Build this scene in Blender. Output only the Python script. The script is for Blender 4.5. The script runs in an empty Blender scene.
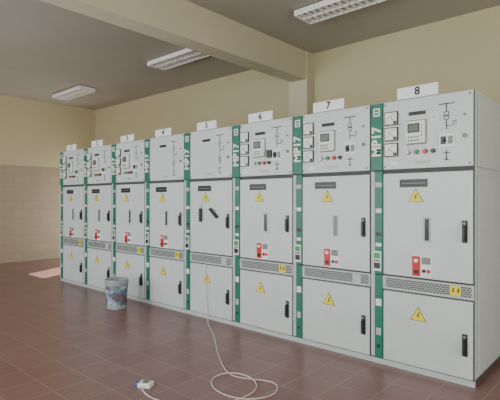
import bpy, bmesh, math, random
from mathutils import Vector, Matrix, Euler
random.seed(4)
S = bpy.context.scene
COL = S.collection

# ------------------------------------------------------------ materials
def mat(name, col, rough=0.5, metal=0.0, noise=0.0, nscale=6.0, spec=0.5, bump=0.0):
    m = bpy.data.materials.new(name); m.use_nodes = True
    nt = m.node_tree; b = nt.nodes['Principled BSDF']
    b.inputs['Roughness'].default_value = rough
    b.inputs['Metallic'].default_value = metal
    b.inputs['Specular IOR Level'].default_value = spec
    b.inputs['Base Color'].default_value = (*col, 1)
    tc = nt.nodes.new('ShaderNodeTexCoord')
    n = nt.nodes.new('ShaderNodeTexNoise'); n.inputs['Scale'].default_value = nscale
    n.inputs['Detail'].default_value = 5
    nt.links.new(tc.outputs['Object'], n.inputs['Vector'])
    if noise > 0:
        mx = nt.nodes.new('ShaderNodeMix'); mx.data_type = 'RGBA'
        mx.inputs[6].default_value = (*[c*(1-noise) for c in col], 1)
        mx.inputs[7].default_value = (*[min(1, c*(1+noise)) for c in col], 1)
        nt.links.new(n.outputs['Fac'], mx.inputs[0])
        nt.links.new(mx.outputs[2], b.inputs['Base Color'])
    if bump > 0:
        bp = nt.nodes.new('ShaderNodeBump'); bp.inputs['Strength'].default_value = bump
        bp.inputs['Distance'].default_value = 0.01
        nt.links.new(n.outputs['Fac'], bp.inputs['Height'])
        nt.links.new(bp.outputs['Normal'], b.inputs['Normal'])
    return m

def door_material():
    m = bpy.data.materials.new('painted_steel_door'); m.use_nodes = True
    nt = m.node_tree; N = nt.nodes; L = nt.links; b = N['Principled BSDF']
    g = N.new('ShaderNodeNewGeometry'); sp = N.new('ShaderNodeSeparateXYZ'); L.new(g.outputs['Position'], sp.inputs[0])
    no = N.new('ShaderNodeTexNoise'); no.inputs['Scale'].default_value=2.2; no.inputs['Detail'].default_value=6
    L.new(g.outputs['Position'], no.inputs['Vector'])
    n2 = N.new('ShaderNodeTexNoise'); n2.inputs['Scale'].default_value=11; n2.inputs['Detail'].default_value=8
    L.new(g.outputs['Position'], n2.inputs['Vector'])
    mx = N.new('ShaderNodeMix'); mx.data_type='RGBA'
    mx.inputs[6].default_value=(0.555,0.64,0.65,1); mx.inputs[7].default_value=(0.62,0.705,0.71,1)
    L.new(no.outputs['Fac'], mx.inputs[0])
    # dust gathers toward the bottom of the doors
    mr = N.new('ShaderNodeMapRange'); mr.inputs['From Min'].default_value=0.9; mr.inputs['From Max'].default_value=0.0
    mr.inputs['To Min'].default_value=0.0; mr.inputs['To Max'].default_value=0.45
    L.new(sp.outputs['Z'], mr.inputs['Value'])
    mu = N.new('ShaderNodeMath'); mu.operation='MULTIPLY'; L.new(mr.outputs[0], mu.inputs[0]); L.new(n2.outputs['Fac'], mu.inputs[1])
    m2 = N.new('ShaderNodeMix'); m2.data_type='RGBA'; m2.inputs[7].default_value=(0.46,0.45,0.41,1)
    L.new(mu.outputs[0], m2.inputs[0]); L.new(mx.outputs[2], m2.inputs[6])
    L.new(m2.outputs[2], b.inputs['Base Color']); b.inputs['Roughness'].default_value=0.38
    return m
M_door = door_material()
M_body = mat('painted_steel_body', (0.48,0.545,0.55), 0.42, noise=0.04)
M_gap  = mat('dark_gap', (0.07,0.075,0.075), 0.7, noise=0.1)
M_green= mat('green_band', (0.005,0.165,0.105), 0.4, noise=0.06)
M_black= mat('black_plastic', (0.012,0.012,0.014), 0.35, noise=0.1)
M_dark = mat('dark_window', (0.04,0.045,0.05), 0.2, noise=0.1)
M_white= mat('white_plastic', (0.80,0.83,0.84), 0.4, noise=0.03)
M_lgrey= mat('light_grey_plastic', (0.48,0.51,0.51), 0.4, noise=0.04)
M_mgrey= mat('mid_grey_plastic', (0.20,0.22,0.22), 0.4, noise=0.05)
M_red  = mat('red_plastic', (0.58,0.012,0.018), 0.35, noise=0.05)
M_grnb = mat('green_button', (0.02,0.33,0.08), 0.35, noise=0.05)
M_yel  = mat('warning_yellow', (0.86,0.74,0.01), 0.45, noise=0.04)
M_sign = mat('sign_white', (0.84,0.89,0.94), 0.4, noise=0.03)
M_lcd  = mat('lcd_screen', (0.14,0.18,0.15), 0.2, noise=0.05)
M_cord = mat('cord_white', (0.62,0.58,0.50), 0.5, noise=0.05)
M_fix  = mat('fixture_white', (0.90,0.90,0.87), 0.4, noise=0.03)
M_refl = mat('fixture_reflector', (0.16,0.16,0.15), 0.4, 0.3, noise=0.03)
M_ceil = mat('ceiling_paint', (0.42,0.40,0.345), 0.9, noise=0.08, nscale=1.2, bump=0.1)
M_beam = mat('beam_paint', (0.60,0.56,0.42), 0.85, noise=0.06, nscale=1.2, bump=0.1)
M_blue = mat('blue_socket', (0.03,0.12,0.40), 0.4, noise=0.05)
M_alu  = mat('window_frame_aluminium', (0.5,0.5,0.48), 0.4, 0.5, noise=0.05)
M_wire = mat('bucket_wire', (0.4,0.4,0.4), 0.4, 0.9, noise=0.1)

def wall_material():
    m = bpy.data.materials.new('wall_paint_and_tile'); m.use_nodes = True
    nt = m.node_tree; N = nt.nodes; L = nt.links; b = N['Principled BSDF']
    g = N.new('ShaderNodeNewGeometry'); sp = N.new('ShaderNodeSeparateXYZ')
    L.new(g.outputs['Position'], sp.inputs[0])
    ad = N.new('ShaderNodeMath'); ad.operation = 'ADD'
    L.new(sp.outputs['X'], ad.inputs[0]); L.new(sp.outputs['Y'], ad.inputs[1])
    cb = N.new('ShaderNodeCombineXYZ')
    L.new(ad.outputs[0], cb.inputs['X']); L.new(sp.outputs['Z'], cb.inputs['Y'])
    br = N.new('ShaderNodeTexBrick')
    br.offset = 0.5
    br.inputs['Scale'].default_value = 1
    br.inputs['Brick Width'].default_value = 0.4
    br.inputs['Row Height'].default_value = 0.2
    br.inputs['Mortar Size'].default_value = 0.005
    br.inputs['Mortar Smooth'].default_value = 0.3
    br.inputs['Color1'].default_value = (0.385,0.325,0.225,1)
    br.inputs['Color2'].default_value = (0.365,0.305,0.21,1)
    br.inputs['Mortar'].default_value = (0.32,0.262,0.18,1)
    L.new(cb.outputs[0], br.inputs['Vector'])
    no = N.new('ShaderNodeTexNoise'); no.inputs['Scale'].default_value = 1.3; no.inputs['Detail'].default_value = 6
    L.new(g.outputs['Position'], no.inputs['Vector'])
    pm = N.new('ShaderNodeMix'); pm.data_type='RGBA'
    pm.inputs[6].default_value = (0.51,0.465,0.285,1); pm.inputs[7].default_value = (0.575,0.525,0.325,1)
    L.new(no.outputs['Fac'], pm.inputs[0])
    gt = N.new('ShaderNodeMath'); gt.operation='GREATER_THAN'; gt.inputs[1].default_value = 2.2
    L.new(sp.outputs['Z'], gt.inputs[0])
    mx = N.new('ShaderNodeMix'); mx.data_type='RGBA'
    L.new(gt.outputs[0], mx.inputs[0]); L.new(br.outputs['Color'], mx.inputs[6]); L.new(pm.outputs[2], mx.inputs[7])
    L.new(mx.outputs[2], b.inputs['Base Color'])
    b.inputs['Roughness'].default_value = 0.7
    return m
M_wall = wall_material()

def floor_material():
    m = bpy.data.materials.new('quarry_tile_floor'); m.use_nodes = True
    nt = m.node_tree; N = nt.nodes; L = nt.links; b = N['Principled BSDF']
    g = N.new('ShaderNodeNewGeometry')
    br = N.new('ShaderNodeTexBrick'); br.offset = 0.0
    br.inputs['Scale'].default_value = 1
    br.inputs['Brick Width'].default_value = 0.3
    br.inputs['Row Height'].default_value = 0.3
    br.inputs['Mortar Size'].default_value = 0.004
    br.inputs['Mortar Smooth'].default_value = 0.3
    br.inputs['Color1'].default_value = (0.195,0.088,0.082,1)
    br.inputs['Color2'].default_value = (0.235,0.115,0.106,1)
    br.inputs['Mortar'].default_value = (0.33,0.25,0.225,1)
    L.new(g.outputs['Position'], br.inputs['Vector'])
    no = N.new('ShaderNodeTexNoise'); no.inputs['Scale'].default_value = 1.1; no.inputs['Detail'].default_value = 5
    no.inputs['Roughness'].default_value = 0.55
    L.new(g.outputs['Position'], no.inputs['Vector'])
    rp = N.new('ShaderNodeValToRGB')
    rp.color_ramp.elements[0].position = 0.35; rp.color_ramp.elements[0].color=(0,0,0,1)
    rp.color_ramp.elements[1].position = 0.75; rp.color_ramp.elements[1].color=(0.32,0.32,0.32,1)
    L.new(no.outputs['Fac'], rp.inputs[0])
    mx = N.new('ShaderNodeMix'); mx.data_type='RGBA'
    mx.inputs[7].default_value = (0.32,0.25,0.225,1)
    L.new(rp.outputs[0], mx.inputs[0]); L.new(br.outputs['Color'], mx.inputs[6])
    L.new(mx.outputs[2], b.inputs['Base Color'])
    mr = N.new('ShaderNodeMapRange'); mr.inputs['To Min'].default_value=0.25; mr.inputs['To Max'].default_value=0.36
    L.new(no.outputs['Fac'], mr.inputs['Value']); L.new(mr.outputs[0], b.inputs['Roughness'])
    bp = N.new('ShaderNodeBump'); bp.inputs['Strength'].default_value=0.3; bp.inputs['Distance'].default_value=0.003; bp.invert=True
    L.new(br.outputs['Fac'], bp.inputs['Height']); L.new(bp.outputs[0], b.inputs['Normal'])
    return m
M_floor = floor_material()

def grille_material():
    m = bpy.data.materials.new('perforated_grille'); m.use_nodes = True
    nt = m.node_tree; N = nt.nodes; L = nt.links; b = N['Principled BSDF']
    tc = N.new('ShaderNodeTexCoord'); sp = N.new('ShaderNodeSeparateXYZ'); cb = N.new('ShaderNodeCombineXYZ')
    L.new(tc.outputs['Object'], sp.inputs[0]); L.new(sp.outputs['X'], cb.inputs['X']); L.new(sp.outputs['Z'], cb.inputs['Y'])
    br = N.new('ShaderNodeTexBrick'); br.offset = 0.5
    br.inputs['Scale'].default_value = 1
    br.inputs['Brick Width'].default_value = 0.026; br.inputs['Row Height'].default_value = 0.016
    br.inputs['Mortar Size'].default_value = 0.0032
    br.inputs['Color1'].default_value = (0.04,0.045,0.045,1); br.inputs['Color2'].default_value = (0.06,0.065,0.065,1)
    br.inputs['Mortar'].default_value = (0.38,0.42,0.42,1)
    L.new(cb.outputs[0], br.inputs['Vector']); L.new(br.outputs['Color'], b.inputs['Base Color'])
    b.inputs['Roughness'].default_value = 0.5
    return m
M_grille = grille_material()

def bucket_material():
    m = bpy.data.materials.new('paint_bucket_label'); m.use_nodes = True
    nt = m.node_tree; N = nt.nodes; L = nt.links; b = N['Principled BSDF']
    tc = N.new('ShaderNodeTexCoord')
    no = N.new('ShaderNodeTexNoise'); no.inputs['Scale'].default_value = 9; no.inputs['Detail'].default_value = 8
    L.new(tc.outputs['Object'], no.inputs['Vector'])
    rp = N.new('ShaderNodeValToRGB'); cr = rp.color_ramp
    cr.elements[0].position=0.38; cr.elements[0].color=(0.22,0.06,0.05,1)
    cr.elements[1].position=0.66; cr.elements[1].color=(0.50,0.53,0.55,1)
    e=cr.elements.new(0.44); e.color=(0.07,0.13,0.21,1)
    e=cr.elements.new(0.54); e.color=(0.19,0.27,0.34,1)
    L.new(no.outputs['Fac'], rp.inputs[0]); L.new(rp.outputs[0], b.inputs['Base Color'])
    b.inputs['Roughness'].default_value = 0.5
    return m
M_bucket = bucket_material()
M_bucket_plain = mat('bucket_plastic', (0.30,0.34,0.37), 0.5, noise=0.4, nscale=14)

# ------------------------------------------------------------ mesh builder
class MB:
    def __init__(s): s.bm = bmesh.new(); s.mats = []
    def mi(s, m):
        if m not in s.mats: s.mats.append(m)
        return s.mats.index(m)
    def _tag(s, verts, m, sm=False):
        i = s.mi(m); fs=set()
        for v in verts:
            for f in v.link_faces: fs.add(f)
        for f in fs: f.material_index = i; f.smooth = sm
    def box(s, x0,x1,y0,y1,z0,z1,m,bev=0.0,mtx=None):
        r = bmesh.ops.create_cube(s.bm, size=1.0); vs = r['verts']
        for v in vs:
            v.co = Vector(((x0+x1)/2+v.co.x*(x1-x0),(y0+y1)/2+v.co.y*(y1-y0),(z0+z1)/2+v.co.z*(z1-z0)))
            if mtx: v.co = mtx @ v.co
        s._tag(vs, m)
        if bev>0:
            es = list({e for v in vs for e in v.link_edges})
            i = s.mi(m)
            rr = bmesh.ops.bevel(s.bm, geom=es, offset=bev, segments=2, profile=0.5, affect='EDGES')
            for f in rr['faces']: f.material_index = i
        return s
    def cyl(s, c, r, d, m, axis='Y', seg=20, r2=None):
        ro = {'Y':Matrix.Rotation(math.pi/2,4,'X'),'X':Matrix.Rotation(math.pi/2,4,'Y'),'Z':Matrix.Identity(4)}[axis]
        k = bmesh.ops.create_cone(s.bm, cap_ends=True, segments=seg, radius1=r, radius2=r if r2 is None else r2, depth=d,
                                  matrix=Matrix.Translation(c)@ro)
        s._tag(k['verts'], m); return s
    def ring(s, cx,y,cz,R,t,m,seg=24,dep=0.004):
        i=s.mi(m); vo=[];vi=[]
        for k in range(seg):
            a=2*math.pi*k/seg
            vo.append(s.bm.verts.new((cx+R*math.cos(a),y,cz+R*math.sin(a))))
            vi.append(s.bm.verts.new((cx+(R-t)*math.cos(a),y,cz+(R-t)*math.sin(a))))
        for k in range(seg):
            f=s.bm.faces.new((vo[k],vo[(k+1)%seg],vi[(k+1)%seg],vi[k])); f.material_index=i
    def prism(s, pts, y0, y1, m):   # polygon in xz plane
        i=s.mi(m)
        a=[s.bm.verts.new((x,y0,z)) for x,z in pts]; b=[s.bm.verts.new((x,y1,z)) for x,z in pts]
        fs=[s.bm.faces.new(a), s.bm.faces.new(b[::-1])]
        n=len(pts)
        for k in range(n): fs.append(s.bm.faces.new((a[k],a[(k+1)%n],b[(k+1)%n],b[k])))
        for f in fs: f.material_index=i
    def lathe(s, prof, m, seg=48, c=(0,0,0)):
        i=s.mi(m); rings=[]
        for r,z in prof:
            rings.append([s.bm.verts.new((c[0]+r*math.cos(2*math.pi*k/seg),c[1]+r*math.sin(2*math.pi*k/seg),c[2]+z)) for k in range(seg)])
        for a,b in zip(rings,rings[1:]):
            for k in range(seg):
                f=s.bm.faces.new((a[k],a[(k+1)%seg],b[(k+1)%seg],b[k])); f.material_index=i; f.smooth=True
        return rings
    def done(s, name, parent=None, loc=(0,0,0)):
        bmesh.ops.recalc_face_normals(s.bm, faces=s.bm.faces)
        me = bpy.data.meshes.new(name); s.bm.to_mesh(me); s.bm.free()
        for m in s.mats: me.materials.append(m)
        o = bpy.data.objects.new(name, me); COL.objects.link(o); o.location = loc
        if parent: o.parent = parent
        return o

def text(body, size, loc, m, parent, name, vertical=False, ext=0.0015, bold=0.0):
    cu = bpy.data.curves.new('t','FONT'); cu.body = body; cu.size = size; cu.extrude = ext; cu.offset = bold
    cu.align_x='CENTER'; cu.align_y='CENTER'; cu.resolution_u = 3
    o = bpy.data.objects.new('t', cu); COL.objects.link(o)
    bpy.context.view_layer.update()
    me = bpy.data.meshes.new_from_object(o.evaluated_get(bpy.context.evaluated_depsgraph_get()))
    bpy.data.objects.remove(o)
    R = Matrix.Rotation(math.pi/2,4,'X')
    if vertical: R = R @ Matrix.Rotation(math.pi/2,4,'Z')
    me.transform(R)
    me.materials.clear(); me.materials.append(m)
    ob = bpy.data.objects.new(name, me); COL.objects.link(ob); ob.location = loc; ob.parent = parent
    return ob

def empty(name, loc):
    e = bpy.data.objects.new(name, None); COL.objects.link(e); e.location = loc; e.empty_display_size=0.2; return e

# ------------------------------------------------------------ room
XL, XR, YF, YB, ZC = -10.8, 2.6, -2.6, 6.0, 3.74
def simple(name, *a, m):
    b = MB(); b.box(*a, m); return b.done(name)
simple('floor', XL-0.2,XR+0.2,YF-0.2,YB+0.2,-0.15,0.0, m=M_floor)
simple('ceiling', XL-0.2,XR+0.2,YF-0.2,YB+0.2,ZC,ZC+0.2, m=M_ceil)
simple('wall_left', XL-0.2,XL,YF,YB,0,ZC, m=M_wall)

def wall_open_x(name, y0,y1, xa,xb, opens, m):
    b = MB(); x = xa
    for (o0,o1,z0,z1) in opens:
        b.box(x,o0,y0,y1,0,ZC,m)
        if z0>0: b.box(o0,o1,y0,y1,0,z0,m)
        b.box(o0,o1,y0,y1,z1,ZC,m)
        x=o1
    b.box(x,xb,y0,y1,0,ZC,m)
    return b.done(name)
front_openings = [(-9.6,-7.4,1.0,2.9),(-6.2,-4.9,0.0,2.9),(-3.6,-1.4,1.0,2.9),(-0.4,1.8,1.0,2.9)]  # second entry is the front door, running down to the floor
wall_open_x('wall_front', YF-0.2,YF, XL-0.2,XR+0.2, front_openings, M_wall)
# unseen opening added behind the row's far end to admit the sun patch
SUN_OPENING=(-10.3,-9.5,0.0,2.1)
wall_open_x('wall_back', YB,YB+0.2, XL-0.2,XR+0.2, [SUN_OPENING], M_wall)
b = MB()
b.box(XR,XR+0.2,YF,1.2,0,ZC,M_wall); b.box(XR,XR+0.2,3.4,YB,0,ZC,M_wall); b.box(XR,XR+0.2,1.2,3.4,2.9,ZC,M_wall)
b.done('wall_right')
wi=0
for (o0,o1,z0,z1) in front_openings:
    wi+=1
    b=MB(); t=0.05
    y0,y1=YF-0.13,YF-0.07
    b.box(o0,o0+t,y0,y1,z0,z1,M_alu); b.box(o1-t,o1,y0,y1,z0,z1,M_alu)
    b.box(o0+t,o1-t,y0,y1,z1-t,z1,M_alu)
    if z0>0: b.box(o0+t,o1-t,y0,y1,z0,z0+t,M_alu)
    n=4 if z0>0 else 2
    for k in range(1,n):
        x=o0+(o1-o0)*k/n; b.box(x-0.02,x+0.02,y0,y1,z0+t,z1-t,M_alu)
    b.done('window_%d'%wi)

# beam + columns
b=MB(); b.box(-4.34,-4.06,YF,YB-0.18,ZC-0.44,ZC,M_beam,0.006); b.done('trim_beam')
b=MB(); b.box(-4.40,-4.04,YB-0.18,YB,0,ZC,M_beam,0.006); b.done('trim_column')

# ------------------------------------------------------------ cabinets
W, H, D = 0.84, 2.25, 1.2
Y0 = 3.64
X_END = -1.004
def bolt(b,x,z,y=-0.024,r=0.008): b.cyl((x,y,z),r,0.006,M_mgrey,seg=10)
def triangle(b,cx,cz,s,y=-0.022):
    h=s*0.866
    def tri(k): return [(cx-s/2*k,cz-h/3*k),(cx+s/2*k,cz-h/3*k),(cx,cz+2*h/3*k)]
    b.prism(tri(1.0),y,y-0.002,M_black)
    b.prism(tri(0.88),y-0.002,y-0.0035,M_yel)
    pts=[(0.5,3.4),(-1.3,-0.4),(0.1,-0.1),(-0.6,-2.0),(1.3,0.7),(0.1,0.5),(1.2,3.1)]
    k=s*0.011/0.1
    b.prism([(cx+px*k*0.7,cz+pz*k*0.7) for px,pz in pts],y-0.0035,y-0.0045,M_black)
def handle(b,x,z):
    b.box(x-0.02,x+0.02,-0.032,-0.02,z-0.085,z+0.085,M_black,0.006)
    b.box(x-0.011,x+0.011,-0.058,-0.032,z-0.07,z+0.045,M_black,0.006)
    b.cyl((x,-0.036,z+0.065),0.011,0.01,M_mgrey,seg=12)

cfg = {8:'full',7:'full',6:'relay6',5:'section',4:'plain',3:'full',2:'full',1:'full'}
for n in range(8,0,-1):
    kind = cfg[n]
    x0 = X_END - (9-n)*W
    R = empty('switchgear_cabinet', (x0, Y0, 0))
    e=0.0015
    # body
    b=MB()
    b.box(e,W-e,0.0,D,0.05,H-0.004,M_body,0.004)
    b.box(0.02,W-0.02,0.03,D-0.03,0.0,0.05,M_gap)
    b.box(e,W-e,-0.006,0.02,0.0,0.045,M_body)
    if n==8:
        b.box(W-e,W+0.012,0.06,D-0.06,0.1,1.60,M_body,0.004)
        b.box(W-e,W+0.012,0.06,D-0.06,1.66,2.18,M_body,0.004)
    b.done('cabinet_body',R)
    # dark rebate behind doors
    b=MB()
    b.box(e,W-e,-0.004,0.0,0.045,H-0.01,M_gap)
    b.done('door_rebate',R)
    # doors
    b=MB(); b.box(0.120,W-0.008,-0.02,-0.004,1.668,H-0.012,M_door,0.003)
    for bx in (0.135,W-0.03):
        for bz in (1.69,2.215): bolt(b,bx,bz)
    b.done('instrument_panel',R)
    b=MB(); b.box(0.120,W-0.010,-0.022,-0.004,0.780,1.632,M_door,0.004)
    handle(b,0.775,1.17)
    b.done('breaker_door',R)
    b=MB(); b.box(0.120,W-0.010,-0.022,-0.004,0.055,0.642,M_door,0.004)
    handle(b,0.775,0.31)
    triangle(b,0.42,0.47,0.13)
    b.done('cable_door',R)
    # rail + grille band
    b=MB(); b.box(0.03,W-0.004,-0.016,-0.004,0.655,0.765,M_body)
    b.box(0.14,W-0.02,-0.018,-0.016,0.672,0.752,M_grille)
    yl = n in (8,6,4,3,1)
    b.box(0.665,0.745,-0.021,-0.018,0.675,0.748,M_yel if yl else M_body)
    if yl:
        for dx in (0,0.037):
            b.prism([(0.69+dx,0.735),(0.679+dx,0.708),(0.688+dx,0.708),(0.681+dx,0.685),(0.701+dx,0.715),(0.693+dx,0.715),(0.699+dx,0.735)],-0.021,-0.0225,M_black)
    b.done('ventilation_grille',R)
    # left strip
    b=MB()
    b.box(0.004,0.112,-0.021,-0.004,1.665,H-0.012,M_green,0.002)
    b.box(0.004,0.040,-0.018,-0.004,0.06,1.655,M_body,0.002)
    b.box(0.040,0.112,-0.021,-0.004,0.775,1.655,M_green,0.002)
    b.box(0.040,0.112,-0.021,-0.004,0.06,0.765,M_green,0.002)
    # badge squares and labels on strip
    b.box(0.028,0.088,-0.0225,-0.021,2.13,2.2,M_white); b.box(0.040,0.076,-0.0235,-0.0225,2.143,2.187,M_green)
    b.box(0.044,0.070,-0.0245,-0.0235,2.157,2.170,M_white)
    b.box(0.022,0.10,-0.0235,-0.021,0.80,0.97,M_white); b.box(0.032,0.09,-0.0245,-0.0235,0.905,0.955,M_grnb)
    b.box(0.032,0.09,-0.0245,-0.0235,0.82,0.87,M_black); b.box(0.032,0.09,-0.0245,-0.0235,0.878,0.896,M_mgrey)
    b.box(0.05,0.102,-0.0235,-0.021,1.30,1.335,M_white); b.box(0.05,0.102,-0.0235,-0.021,0.50,0.56,M_white)
    b.box(0.05,0.102,-0.0235,-0.021,1.10,1.13,M_black); b.box(0.055,0.097,-0.0235,-0.021,0.25,0.31,M_lgrey)
    b.box(0.048,0.104,-0.0235,-0.021,1.52,1.56,M_lgrey); b.box(0.05,0.102,-0.0235,-0.021,1.01,1.04,M_white)
    b.cyl((0.076,-0.023,0.155),0.014,0.006,M_black,seg=12)
    b.done('green_label_strip',R)
    text('MP17',0.112,(0.060,-0.0225,1.91),M_white,R,'label_text',vertical=True,bold=0.004)
    # middle door details
    b=MB()
    triangle(b,0.40,1.43,0.13)
    b.box(0.265,0.495,-0.026,-0.022,1.515,1.58,M_black)
    b.box(0.285,0.475,-0.0268,-0.026,1.544,1.550,M_mgrey)
    if kind=='section':
        b.box(0.30,0.36,-0.028,-0.022,1.15,1.36,M_lgrey,0.002)
        m=Matrix.Translation((0.33,0,1.24))
        b.box(-0.014,0.014,-0.06,-0.022,-0.09,0.07,M_black,0.005,m)
        m=Matrix.Translation((0.54,0,1.27))@Matrix.Rotation(math.radians(-50),4,'Y')
        b.box(-0.014,0.014,-0.06,-0.022,-0.10,0.06,M_black,0.005,m)
        b.cyl((0.54,-0.03,1.27),0.03,0.02,M_mgrey)
    else:
        b.box(0.462,0.520,-0.027,-0.022,1.07,1.275,M_lgrey,0.003)
        b.box(0.474,0.508,-0.029,-0.027,1.085,1.26,M_dark)
        # interlock module
        b.box(0.365,0.53,-0.028,-0.022,0.785,0.965,M_white,0.003)
        b.box(0.372,0.438,-0.031,-0.028,0.795,0.955,M_red,0.002)
        b.cyl((0.405,-0.034,0.92),0.016,0.012,M_white,seg=16)
        b.cyl((0.405,-0.034,0.83),0.016,0.012,M_black,seg=16)
        b.box(0.450,0.52,-0.030,-0.028,0.895,0.95,M_mgrey)
        b.cyl((0.468,-0.032,0.84),0.014,0.01,M_black,seg=16); b.cyl((0.505,-0.032,0.84),0.014,0.01,M_red,seg=16)
    b.done('breaker_door_fittings',R)
    # mimic diagram
    b=MB(); y=-0.0206
    def ln(xa,xb,za,zb): b.box(xa,xb,y-0.0012,y,za,zb,M_black)
    ln(0.636,0.644,2.10,2.16); b.ring(0.64,y-0.0012,2.08,0.022,0.006,M_black); b.ring(0.64,y-0.0012,2.052,0.022,0.006,M_black)
    ln(0.636,0.644,1.96,2.03); ln(0.58,0.70,2.155,2.163)
    ln(0.636,0.644,1.72,1.80); ln(0.61,0.67,1.775,1.782); ln(0.62,0.66,1.72,1.726)
    b.ring(0.70,y-0.0012,2.01,0.015,0.005,M_black); ln(0.64,0.70,1.985,1.991)
    b.prism([(0.63,1.74),(0.65,1.74),(0.64,1.715)],y-0.002,y,M_black)
    if kind!='plain' and kind!='section':
        b.box(0.585,0.705,-0.032,-0.02,1.82,1.93,M_white,0.003)
        b.box(0.60,0.64,-0.035,-0.032,1.845,1.905,M_black); b.box(0.655,0.69,-0.035,-0.032,1.845,1.905,M_mgrey)
        b.cyl((0.62,-0.045,1.875),0.012,0.02,M_black)
    else:
        ln(0.636,0.644,1.82,1.95); b.ring(0.64,y-0.0012,1.88,0.026,0.006,M_black)
    b.cyl((0.775,-0.025,1.90),0.018,0.01,M_mgrey,seg=16); b.cyl((0.775,-0.025,2.06),0.010,0.01,M_mgrey,seg=12)
    b.done('mimic_diagram',R)
    # instruments
    if kind in('full','relay6'):
        b=MB()
        for k in range(3):
            zc=2.095-k*0.132; xc=0.192
            b.box(xc-0.06,xc+0.06,-0.034,-0.02,zc-0.057,zc+0.057,M_black,0.003)
            b.box(xc-0.052,xc+0.052,-0.036,-0.034,zc-0.049,zc+0.049,M_white)
            # dial arc and needle
            for a in range(0,91,9):
                aa=math.radians(90+a); px=xc+0.04+0.076*math.cos(aa); pz=zc-0.04+0.076*math.sin(aa)
                b.box(px-0.0025,px+0.0025,-0.0368,-0.036,pz-0.0025,pz+0.0025,M_black)
            m=Matrix.Translation((xc+0.03,0,zc-0.03))@Matrix.Rotation(math.radians(-35-10*k),4,'Y')
            b.box(-0.002,0.002,-0.037,-0.036,0,0.06,M_black,0,m)
            b.box(xc+0.022,xc+0.05,-0.037,-0.036,zc-0.047,zc-0.025,M_black)
        b.done('panel_meters',R)
        b=MB()
        b.box(0.318,0.487,-0.024,-0.02,1.86,2.06,M_mgrey,0.002)
        b.box(0.325,0.48,-0.05,-0.024,1.87,2.05,M_white,0.004)
        b.box(0.342,0.44,-0.052,-0.05,1.955,2.03,M_black); b.box(0.352,0.43,-0.053,-0.052,1.965,2.02,M_lcd)
        for k in range(4):
            b.box(0.345+k*0.024,0.36+k*0.024,-0.054,-0.05,1.885,1.90,M_mgrey)
            b.box(0.345+k*0.024,0.36+k*0.024,-0.054,-0.05,1.912,1.927,M_mgrey)
        for k in range(5): b.cyl((0.46,-0.051,1.90+k*0.028),0.006,0.006,M_red if k==4 else M_grnb,seg=10)
        b.done('protection_relay',R)
        b=MB()
        for xx,mm in ((0.335,M_white),(0.405,M_grnb),(0.475,M_red),(0.54,M_black)):
            b.cyl((xx,-0.024,1.80),0.021,0.01,M_mgrey,seg=18); b.cyl((xx,-0.035,1.80),0.015,0.022,mm,seg=18)
            b.box(xx-0.022,xx+0.022,-0.022,-0.02,1.832,1.846,M_white)
            b.box(xx-0.016,xx+0.016,-0.0225,-0.022,1.837,1.841,M_black)
        b.box(0.34,0.48,-0.022,-0.02,2.10,2.13,M_black)
        b.box(0.52,0.57,-0.022,-0.02,2.04,2.10,M_white); b.box(0.526,0.564,-0.0225,-0.022,2.06,2.064,M_black); b.box(0.526,0.564,-0.0225,-0.022,2.075,2.079,M_black)
        b.box(0.19,0.25,-0.022,-0.02,1.70,1.735,M_white); b.box(0.40,0.52,-0.022,-0.02,1.70,1.73,M_lgrey)
        if kind=='relay6':
            b.box(0.51,0.575,-0.04,-0.02,1.85,1.93,M_black,0.004)
        b.done('push_buttons',R)
    else:
        b=MB(); b.box(0.34,0.48,-0.022,-0.02,2.10,2.13,M_black)
        b.box(0.40,0.52,-0.022,-0.02,1.70,1.73,M_lgrey)
        b.done('name_plate',R)
    # number sign
    b=MB()
    b.box(0.24,0.575,-0.018,-0.012,H-0.005,H+0.09,M_sign,0.001)
    b.box(0.24,0.575,-0.012,0.05,H-0.004,H+0.001,M_sign)
    b.done('number_sign',R)
    text(str(n),0.09,(0.41,-0.0195,H+0.044),M_black,R,'number_text',bold=0.002)

# ------------------------------------------------------------ ceiling lights
for (fx,fy) in ((-2.66,4.62),(-5.70,4.62),(-9.25,4.62)):
    R=empty('fluorescent_ceiling_light',(fx,fy,ZC))
    L,Wd,h=0.62,0.17,0.085
    b=MB()
    b.box(-L,L,-Wd,Wd,-0.015,0.0,M_refl)
    b.box(-L,L,-Wd,-Wd+0.008,-h,-0.015,M_fix); b.box(-L,L,Wd-0.008,Wd,-h,-0.015,M_fix)
    b.box(-L,-L+0.02,-Wd+0.008,Wd-0.008,-h,-0.015,M_fix); b.box(L-0.02,L,-Wd+0.008,Wd-0.008,-h,-0.015,M_fix)
    b.box(-L+0.02,L-0.02,-0.012,0.012,-h,-0.015,M_fix)
    b.done('housing',R)
    b=MB()
    k=-L+0.08
    while k<L-0.05:
        b.box(k-0.009,k+0.009,-Wd+0.008,-0.012,-h+0.002,-0.06,M_fix); b.box(k-0.009,k+0.009,0.012,Wd-0.008,-h+0.002,-0.06,M_fix); k+=0.085
    b.done('louvre',R)
    b=MB(); b.cyl((0,-0.085,-0.032),0.012,2*L-0.06,M_white,axis='X'); b.cyl((0,0.085,-0.032),0.012,2*L-0.06,M_white,axis='X')
    b.done('tubes',R)

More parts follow.
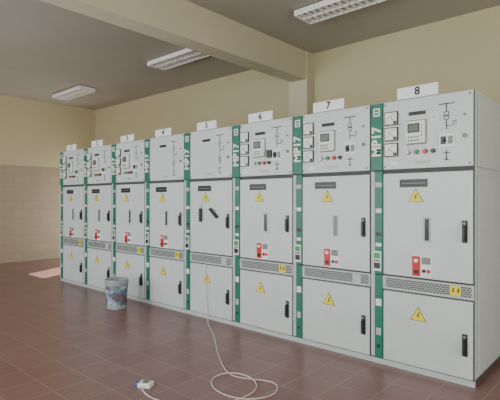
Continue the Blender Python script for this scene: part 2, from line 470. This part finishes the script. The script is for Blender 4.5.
# ------------------------------------------------------------ bucket
R=empty('paint_bucket',(-5.22,3.20,0))
b=MB()
r=b.lathe([(0.0,0.004),(0.118,0.004),(0.122,0.0),(0.126,0.006),(0.129,0.05)],M_bucket_plain)
b.lathe([(0.129,0.05),(0.142,0.30)],M_bucket)
b.lathe([(0.142,0.30),(0.144,0.318),(0.152,0.318),(0.152,0.326),(0.145,0.328),(0.145,0.345),(0.153,0.347),(0.153,0.357),(0.146,0.36),(0.146,0.372),(0.150,0.378),(0.146,0.384),(0.139,0.38),(0.120,0.02),(0.0,0.02)],M_bucket_plain)
b.cyl((0.150,0,0.335),0.012,0.014,M_bucket_plain,axis='X'); b.cyl((-0.150,0,0.335),0.012,0.014,M_bucket_plain,axis='X')
b.done('pail',R)
def curve(name,pts,rad,m,parent=None,cyc=False):
    cu=bpy.data.curves.new(name,'CURVE'); cu.dimensions='3D'; cu.bevel_depth=rad; cu.bevel_resolution=3; cu.resolution_u=8
    sp=cu.splines.new('NURBS'); sp.points.add(len(pts)-1)
    for p,q in zip(sp.points,pts): p.co=(*q,1)
    sp.order_u=4; sp.use_endpoint_u=True
    cu.materials.append(m)
    o=bpy.data.objects.new(name,cu); COL.objects.link(o)
    if parent: o.parent=parent
    return o
pts=[]
for k in range(13):
    a=math.pi*k/12; pts.append((0.157*math.cos(a),-0.157*math.sin(a)*0.95,0.335-0.13*math.sin(a)))
curve('wire_handle',pts,0.003,M_wire,R)

# ------------------------------------------------------------ cords and socket
zf=0.0052
curve('power_cord',[(-3.95,3.615,0.69),(-3.95,3.605,0.55),(-3.93,3.60,0.30),(-3.91,3.595,0.08),(-3.88,3.57,zf),(-3.70,3.42,zf),(-3.40,3.22,zf),
 (-3.17,3.03,zf),(-2.95,2.84,zf),(-2.75,2.70,zf),(-2.60,2.60,zf),(-2.473,2.57,zf),(-2.33,2.645,zf),(-2.20,2.71,zf),(-2.10,2.66,zf),(-2.03,2.52,zf),
 (-2.10,2.36,zf),(-2.25,2.28,zf),(-2.46,2.30,zf),(-2.62,2.44,zf),(-2.58,2.60,zf+0.011),(-2.40,2.66,zf+0.011),(-2.22,2.58,zf),(-2.16,2.40,zf),(-2.2,2.2,zf),(-2.35,2.02,zf),(-2.55,1.90,zf),(-2.75,1.90,zf),(-2.84,1.95,0.02)],0.005,M_cord)
R=empty('power_socket',(-2.86,2.0,0)); R.rotation_euler=(0,0,0.5)
b=MB()
b.box(-0.05,0.05,-0.04,0.04,0.0,0.035,M_white,0.006)
b.cyl((0.0,0,0.037),0.026,0.006,M_mgrey,axis='Z'); b.cyl((-0.008,0,0.041),0.004,0.004,M_black,axis='Z',seg=10); b.cyl((0.008,0,0.041),0.004,0.004,M_black,axis='Z',seg=10)
b.box(-0.08,-0.05,-0.025,0.025,0.0,0.03,M_blue,0.006)
b.done('socket_block',R)

# ------------------------------------------------------------ lights
def area(name,loc,rot,sx,sy,power,col):
    l=bpy.data.lights.new(name,'AREA'); l.shape='RECTANGLE'; l.size=sx; l.size_y=sy; l.energy=power; l.color=col
    o=bpy.data.objects.new(name,l); COL.objects.link(o); o.location=loc; o.rotation_euler=rot
for k,(o0,o1,z0,z1) in enumerate(front_openings):
    area('daylight_window_%d'%(k+1),((o0+o1)/2,YF-0.25,(z0+z1)/2),(math.radians(90),0,0),o1-o0,z1-z0,[125,165,170,100][k],(0.98,0.99,1.0))
area('daylight_door',(XR+0.25,2.3,1.45),(0,math.radians(90),0),2.9,2.2,125,(1.0,0.95,0.82))
area('daylight_rear_doorway',(-9.9,YB+0.3,1.05),(math.radians(-90),0,0),0.8,2.1,60,(1.0,0.98,0.95))  # added light at the unseen opening, for floor glare and wall bounce
s=bpy.data.lights.new('sun','SUN'); s.energy=18; s.angle=0.01; s.color=(1,0.98,0.92)
so=bpy.data.objects.new('sun',s); COL.objects.link(so); so.location=(-11,9,6)
so.rotation_euler=Vector((1.4,-2.6,-2.05)).to_track_quat('-Z','Y').to_euler()
w=bpy.data.worlds.new('World'); S.world=w; w.use_nodes=True
nt=w.node_tree; bg=nt.nodes['Background']; sky=nt.nodes.new('ShaderNodeTexSky')
sky.sky_type='HOSEK_WILKIE'; sky.sun_direction=Vector((-1.4,2.6,2.05)).normalized()
nt.links.new(sky.outputs[0],bg.inputs[0]); bg.inputs[1].default_value=0.5

# ------------------------------------------------------------ camera
c=bpy.data.cameras.new('Camera'); c.sensor_width=36; c.lens=450/500*36; c.clip_start=0.05
co=bpy.data.objects.new('Camera',c); COL.objects.link(co); co.location=(0,0,1.41)
co.rotation_euler=(math.radians(90),0,math.atan(0.9))
S.camera=co
